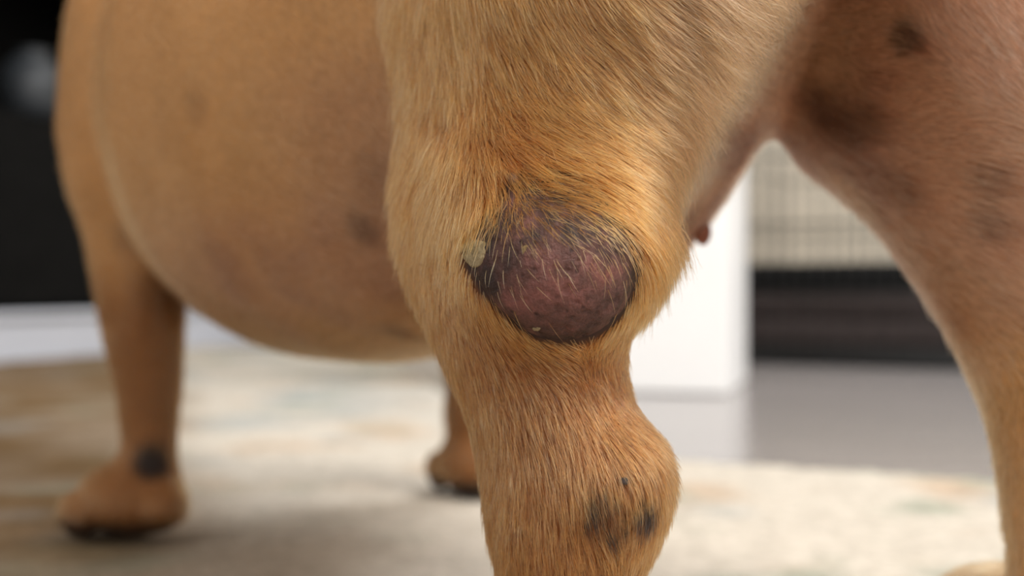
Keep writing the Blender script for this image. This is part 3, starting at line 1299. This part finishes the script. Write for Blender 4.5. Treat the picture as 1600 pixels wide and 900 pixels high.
def flow_angle(Q):
    out = np.zeros(len(Q))
    for i in range(0, len(Q), 20000):
        q = Q[i:i + 20000]
        d2 = ((q[:, None, :] - FLOW[None, :, :2]) ** 2).sum(-1)
        w = 1.0 / (d2 + 900.0) ** 1.6
        out[i:i + 20000] = (w * FLOW[None, :, 2]).sum(1) / w.sum(1)
    return np.radians(out)


Tri = np.concatenate([FC[:, [0, 1, 2]], FC[:, [0, 2, 3]]])
TA = np.linalg.norm(np.cross(V[Tri[:, 1]] - V[Tri[:, 0]], V[Tri[:, 2]] - V[Tri[:, 0]]), axis=1) / 2
TCN = V[Tri].mean(1)
TN = N[Tri].mean(1)
_s, _t, TLL = region(TCN)
view = -(TCN - CAM)
view /= np.linalg.norm(view, axis=1)[:, None]
facing = (TN * view).sum(1)


def sample(dens):
    """dens: hairs per square millimetre for each triangle"""
    e = dens * TA * 1e6
    cnt = np.floor(e + rng.random(len(e))).astype(int)
    ti = np.repeat(np.arange(len(Tri)), cnt)
    a = rng.random(len(ti))
    b = rng.random(len(ti))
    m = a + b > 1
    a[m], b[m] = 1 - a[m], 1 - b[m]
    T3 = Tri[ti]
    w = np.stack([1 - a - b, a, b], 1)[:, :, None]
    P = (V[T3] * w).sum(1)
    n = (N[T3] * w).sum(1)
    n /= np.linalg.norm(n, axis=1)[:, None]
    return P, n


def make_fur(P, Nn, D, L, elev, rad, colr, npts, curl, tipdark=0.0, lift=0.0):
    """P roots, D tangent directions, L lengths -> positions (M, npts, 3), colours, radii"""
    M_ = len(P)
    out = np.zeros((M_, npts, 3))
    cur = P - Nn * 0.0003
    step = (L / (npts - 1))[:, None]
    side = np.cross(Nn, D)
    out[:, 0] = cur
    for i in range(1, npts):
        f = i / (npts - 1)
        e = elev * (1 - 0.75 * f)
        d = D * np.cos(e)[:, None] + Nn * np.sin(e)[:, None] + side * (curl * (f - 0.4))[:, None]
        d /= np.linalg.norm(d, axis=1)[:, None]
        cur = cur + d * step
        out[:, i] = cur
    return out


def push_out(out, rows, off):
    """keep strands from sinking into the body"""
    for i in rows:
        Pm = out[:, i]
        d = np.zeros(len(Pm))
        g = np.zeros_like(Pm)
        for j in range(0, len(Pm), 60000):
            sl = slice(j, j + 60000)
            d[sl] = sdf(Pm[sl])
        m = d < off
        if m.any():
            q = Pm[m]
            gg = sdf_grad(q)
            gg /= np.linalg.norm(gg, axis=1)[:, None]
            out[m, i] = q + gg * (off - d[m])[:, None]
    return out


STR = []      # (positions, colours, radii)


def tangent(Nn, W):
    D = W - Nn * (W * Nn).sum(1)[:, None]
    return D / np.maximum(np.linalg.norm(D, axis=1), 1e-6)[:, None]


# 1. foreground leg ---------------------------------------------------------------
br_t = bare(TCN)
pq = proj(TCN)
inframe = (pq[:, 0] > 540) & (pq[:, 0] < 1260) & (pq[:, 1] > -60) & (pq[:, 1] < 960)
dens = np.where(facing > -0.35, 4.2, 1.2) * np.where(br_t < 1.5, 0.72, 1.0) * np.where(inframe, 1.0, 0.4)
dens = dens * (TLL > 0.35) * (br_t > 0.25)
P, Nn = sample(dens)
b = bare(P)
Q = proj(P)
# the hair line creeps over the rim more at the top than at the bottom
topness = smooth(420, 330, Q[:, 1])
toplft = np.clip(smooth(-30, 40, (Q[:, 0] - 760) * 0.5 + (395 - Q[:, 1])), 0, 1)      # above the line from the left rim to the right
rgt = smooth(930, 1000, Q[:, 0]) * smooth(440, 380, Q[:, 1])
soft = np.maximum(smooth(400, 310, Q[:, 1]), rgt)
bn = b + 0.07 * noise3(P, 350, 81, 2)
kp_hard = smooth(0.90, 1.0, bn)
kp_soft = 0.40 * smooth(0.66, 1.0, bn) ** 1.2 + 0.60 * smooth(0.96, 1.10, bn)
yn = Q[:, 1] + 14 * noise3(P, 420, 82, 2)
kp_soft = np.maximum(kp_soft, 0.5 * smooth(400, 262, yn) ** 1.5 + 0.25 * smooth(800, 740, Q[:, 0]) * smooth(420, 370, Q[:, 1]))
keep = (rng.random(len(P)) < kp_hard * (1 - soft) + kp_soft * soft) & (((Q[:, 0] - 744) / 27) ** 2 + ((Q[:, 1] - 392) / 34) ** 2 > rng.uniform(0.6, 1.2, len(P)))
P, Nn, Q, b = P[keep], Nn[keep], Q[keep], b[keep]
# sparse hairs on the upper and right part of the bare skin
lp = np.array([(v.co.x, v.co.y, v.co.z) for v in lump.data.vertices])
lq = proj(lp)
prob = 0.75 * smooth(400, 300, lq[:, 1]) * 1.0 + 0.35 * smooth(450, 360, lq[:, 1]) * smooth(840, 960, lq[:, 0]) + 0.16 * smooth(470, 380, lq[:, 1]) + 0.35 * smooth(0.86, 0.97, bare(lp)) + 0.015
area_w = np.concatenate([[0.05], np.repeat(np.arange(1, 71) / 70.0, 220)])
ns = 520
pick = rng.choice(len(lp), ns, replace=True, p=prob * area_w / (prob * area_w).sum())
P2 = lp[pick] + rng.normal(0, 0.0003, (ns, 3))
g2 = sdf_grad(P2)
N2 = g2 / np.linalg.norm(g2, axis=1)[:, None]
P = np.concatenate([P, P2])
Nn = np.concatenate([Nn, N2])
sp = np.concatenate([np.zeros(len(Q), bool), np.ones(ns, bool)])
Q = proj(P)
b = bare(P)
ang = flow_angle(Q)
ang += 0.16 * noise3(P, 120, 91, 2) + 0.14 * noise3(P, 500, 92, 1)
ang += rng.normal(0, 0.11, len(P)) + np.where(sp, rng.normal(0, 0.2, len(P)), 0)
W = np.stack([np.sin(ang), np.zeros(len(P)), -np.cos(ang)], 1)
D = tangent(Nn, W)
zz = P[:, 2]
L = 0.0078 + 0.0062 * smooth(0.125, 0.165, zz)
L *= 1 - 0.32 * smooth(0.045, 0.012, np.abs(zz - 0.128)) * smooth(1.9, 1.1, b)
L = np.where(sp, 0.0062, L) * rng.uniform(0.6, 1.25, len(P))
elev = np.radians(17) + np.radians(9) * rng.normal(0, 1, len(P)).clip(-1, 2)
elev += np.radians(13) * noise3(P, 160, 94, 2) + np.radians(6) * smooth(1.6, 1.1, b)
edge = smooth(0.036, 0.046, P[:, 0]) * smooth(0.15, 0.165, zz) + smooth(985, 1015, Q[:, 0]) * smooth(300, 340, Q[:, 1]) * smooth(540, 500, Q[:, 1])
L = L * (1 + 0.25 * np.clip(edge, 0, 1))
elev += 0.55 * np.clip(edge, 0, 1) * rng.random(len(P))
elev = np.clip(elev, 0.06, 0.95)
curl = rng.normal(0, 0.16, len(P))
out = make_fur(P, Nn, D, L, elev, None, None, 6, curl)
# clump tips together
cs = 0.0019
key = np.floor((P + 0.0007 * np.stack([noise3(P, 400, s_) for s_ in (1, 2, 3)], 1)) / cs).astype(np.int64)
hk = key[:, 0] * 73856093 ^ key[:, 1] * 19349663 ^ key[:, 2] * 83492791
u, inv = np.unique(hk, return_inverse=True)
cnt = np.bincount(inv)
for i in range(1, 6):
    f = (i / 5) ** 1.3 * (0.40 + 0.35 * smooth(1.45, 1.15, b) * smooth(430, 360, Q[:, 1]))
    mean = np.stack([np.bincount(inv, out[:, i, a]) / cnt for a in range(3)], 1)
    m = mean[inv]
    ok = (cnt[inv] > 2) & ~sp & (np.linalg.norm(m - out[:, i], axis=1) < 0.004)
    out[ok, i] += (m[ok] - out[ok, i]) * f[ok, None]
out = push_out(out, (2, 3, 4, 5), 0.00012)
base = coat(P, Nn)
nearlump = smooth(1.3, 1.0, b)[:, None]
gold = lin(188, 110, 50)
base = np.where(b[:, None] < 1.35, base * (1 - nearlump) + gold * nearlump, base)
var = rng.normal(0, 1, len(P))
colr = base * np.clip(1.05 + 0.28 * var, 0.35, 1.8)[:, None]
blond = (rng.random(len(P)) < 0.2)[:, None]
colr = np.where(blond, colr * 0.45 + lin(240, 178, 108) * 0.66, colr)
dk = (rng.random(len(P)) < 0.13 + 0.15 * smooth(0.25, 0.7, noise3(P, 60, 97, 2)))[:, None]
colr = np.where(dk & ~blond & ~sp[:, None], colr * 0.36, colr)
colr = np.where(sp[:, None], colr * 0.4 + lin(236, 168, 92) * 0.6, colr)
hm = np.zeros(len(P))
for p, r in HOCKS:
    hm = np.maximum(hm, blob(P, p, r * 1.15, 0.5))
hm = (rng.random(len(P)) < hm * 0.9 * smooth(-0.35, 0.3, noise3(P, 500, 98, 1)))[:, None]
colr = np.where(hm, lin(38, 32, 32), colr)
STR.append((out, np.clip(colr, 0.004, 0.92), np.where(sp, 0.000080, 0.000070 + 0.000018 * smooth(1.7, 1.2, b)) * rng.uniform(0.7, 1.25, len(P))))
print('leg strands', len(P))

# a few long stray hairs
strays = [(905, 20, 40, 0.016, 0.5), (730, 40, -15, 0.013, 0.4), (765, 160, 22, 0.018, 0.4), (1085, 235, 50, 0.013, 0.6), (1100, 190, 50, 0.012, 0.6), (1015, 370, 30, 0.014, 0.55), (1028, 360, 35, 0.012, 0.7), (770, 560, 30, 0.008, 0.4), (668, 255, 5, 0.010, 0.4), (1000, 470, -5, 0.011, 0.5), (750, 60, 30, 0.014, .4), (890, 90, 45, 0.015, .4), (960, 180, 50, .015, .5), (840, 180, 42, .015, .4)]
sp_, sn_, sd_, sl_, se_ = [], [], [], [], []
for px, py, a_, l_, e_ in strays:
    p = surf(px, py)
    if p is None:
        continue
    for rep in range(3):
        sp_.append(p + rng.normal(0, 0.0012, 3) * np.array([1, 0, 1]))
        sd_.append((math.sin(math.radians(a_ + rng.normal(0, 12))), 0, -math.cos(math.radians(a_))))
        sl_.append(l_ * rng.uniform(0.7, 1.1))
        se_.append(e_ * rng.uniform(0.6, 1.1))
sp_ = np.array(sp_)
g = sdf_grad(sp_)
sn_ = g / np.linalg.norm(g, axis=1)[:, None]
o_ = make_fur(sp_, sn_, tangent(sn_, np.array(sd_)), np.array(sl_), np.array(se_), None, None, 6, rng.normal(0, 0.2, len(sp_)))
STR.append((o_, np.tile(lin(236, 200, 156), (len(sp_), 1)), np.full(len(sp_), 0.00005)))

# 2. the rest of the dog --------------------------------------------------------------
dens = np.where(facing > -0.2, 0.62, 0.16) * (TLL <= 0.45) * (TCN[:, 2] > 0.006)
vis = (pq[:, 0] > -60) & (pq[:, 0] < 1660) & (pq[:, 1] > -60)
dens *= np.where(vis, 1.0, 0.45)
s3, t3, _ = region(TCN)
groin_t = smooth(-0.055, 0.0, t3) * smooth(0.20, 0.10, s3) * smooth(0.30, 0.22, TCN[:, 2])
dens *= 1 + 0.9 * groin_t
P, Nn = sample(dens)
s3, t3, _ = region(P)
legness = smooth(0.13, 0.10, P[:, 2])
gr = smooth(-0.055, 0.0, t3) * smooth(0.20, 0.10, s3) * smooth(0.30, 0.22, P[:, 2])
back = np.array([-f2[0], -f2[1], 0.0])
W = back[None] * (1 - legness)[:, None] * 0.9 + np.array([0, 0, -1.0])[None] * (0.55 + 0.6 * legness)[:, None]
W[:, 0] += 0.35 * noise3(P, 22, 101, 2) + 0.55 * gr * noise3(P, 30, 103, 2)
W[:, 2] += 0.35 * noise3(P, 22, 102, 2) + 0.55 * gr * noise3(P, 30, 104, 2)
D = tangent(Nn, W)
L = (0.0085 - 0.002 * legness + 0.002 * gr) * rng.uniform(0.6, 1.25, len(P))
elev = np.clip(np.radians(15) + np.radians(8) * rng.normal(0, 1, len(P)), 0.06, 0.8)
out = make_fur(P, Nn, D, L, elev, None, None, 5, rng.normal(0, 0.2, len(P)))
out = push_out(out, (2, 3, 4), 0.00012)
out[:, :, 2] = np.maximum(out[:, :, 2], 0.0105 - 0.0)
colr = coat(P, Nn) * np.clip(1.0 + 0.16 * rng.normal(0, 1, len(P)), 0.5, 1.5)[:, None]
STR.append((out, np.clip(colr, 0.004, 0.92), 0.00012 * rng.uniform(0.7, 1.2, len(P))))
print('body strands', len(P))


def fur_object(name, groups, mat, parent):
    sizes, pos, col, rad = [], [], [], []
    for o_, c_, r_ in groups:
        m, n = o_.shape[:2]
        sizes += [n] * m
        pos.append(o_.reshape(-1, 3))
        taper = np.interp(np.linspace(0, 1, n), [0, 0.45, 1], [1.0, 0.9, 0.12])
        rad.append((r_[:, None] * taper[None]).ravel())
        col.append(c_)
    pos = np.concatenate(pos)
    cu = bpy.data.hair_curves.new(name)
    cu.add_curves(sizes)
    cu.attributes['position'].data.foreach_set('vector', pos.astype(np.float32).ravel())
    ra = cu.attributes.get('radius') or cu.attributes.new('radius', 'FLOAT', 'POINT')
    ra.data.foreach_set('value', np.concatenate(rad).astype(np.float32))
    c = np.concatenate(col)
    ca = cu.attributes.new('hair_color', 'FLOAT_COLOR', 'CURVE')
    ca.data.foreach_set('color', np.concatenate([c, np.ones((len(c), 1))], 1).astype(np.float32).ravel())
    cu.materials.append(mat)
    o = bpy.data.objects.new(name, cu)
    COL.objects.link(o)
    o.parent = parent
    o['kind'] = 'stuff'
    return o


fur = fur_object('fur', STR, M_HAIR, dog)

# the dog stands on the pile: floor and furniture lie a rug's thickness lower
for o in list(COL.objects):
    if o.parent is None and o is not dog and o.type in ('MESH', 'EMPTY'):
        o.location.z -= 0.0105
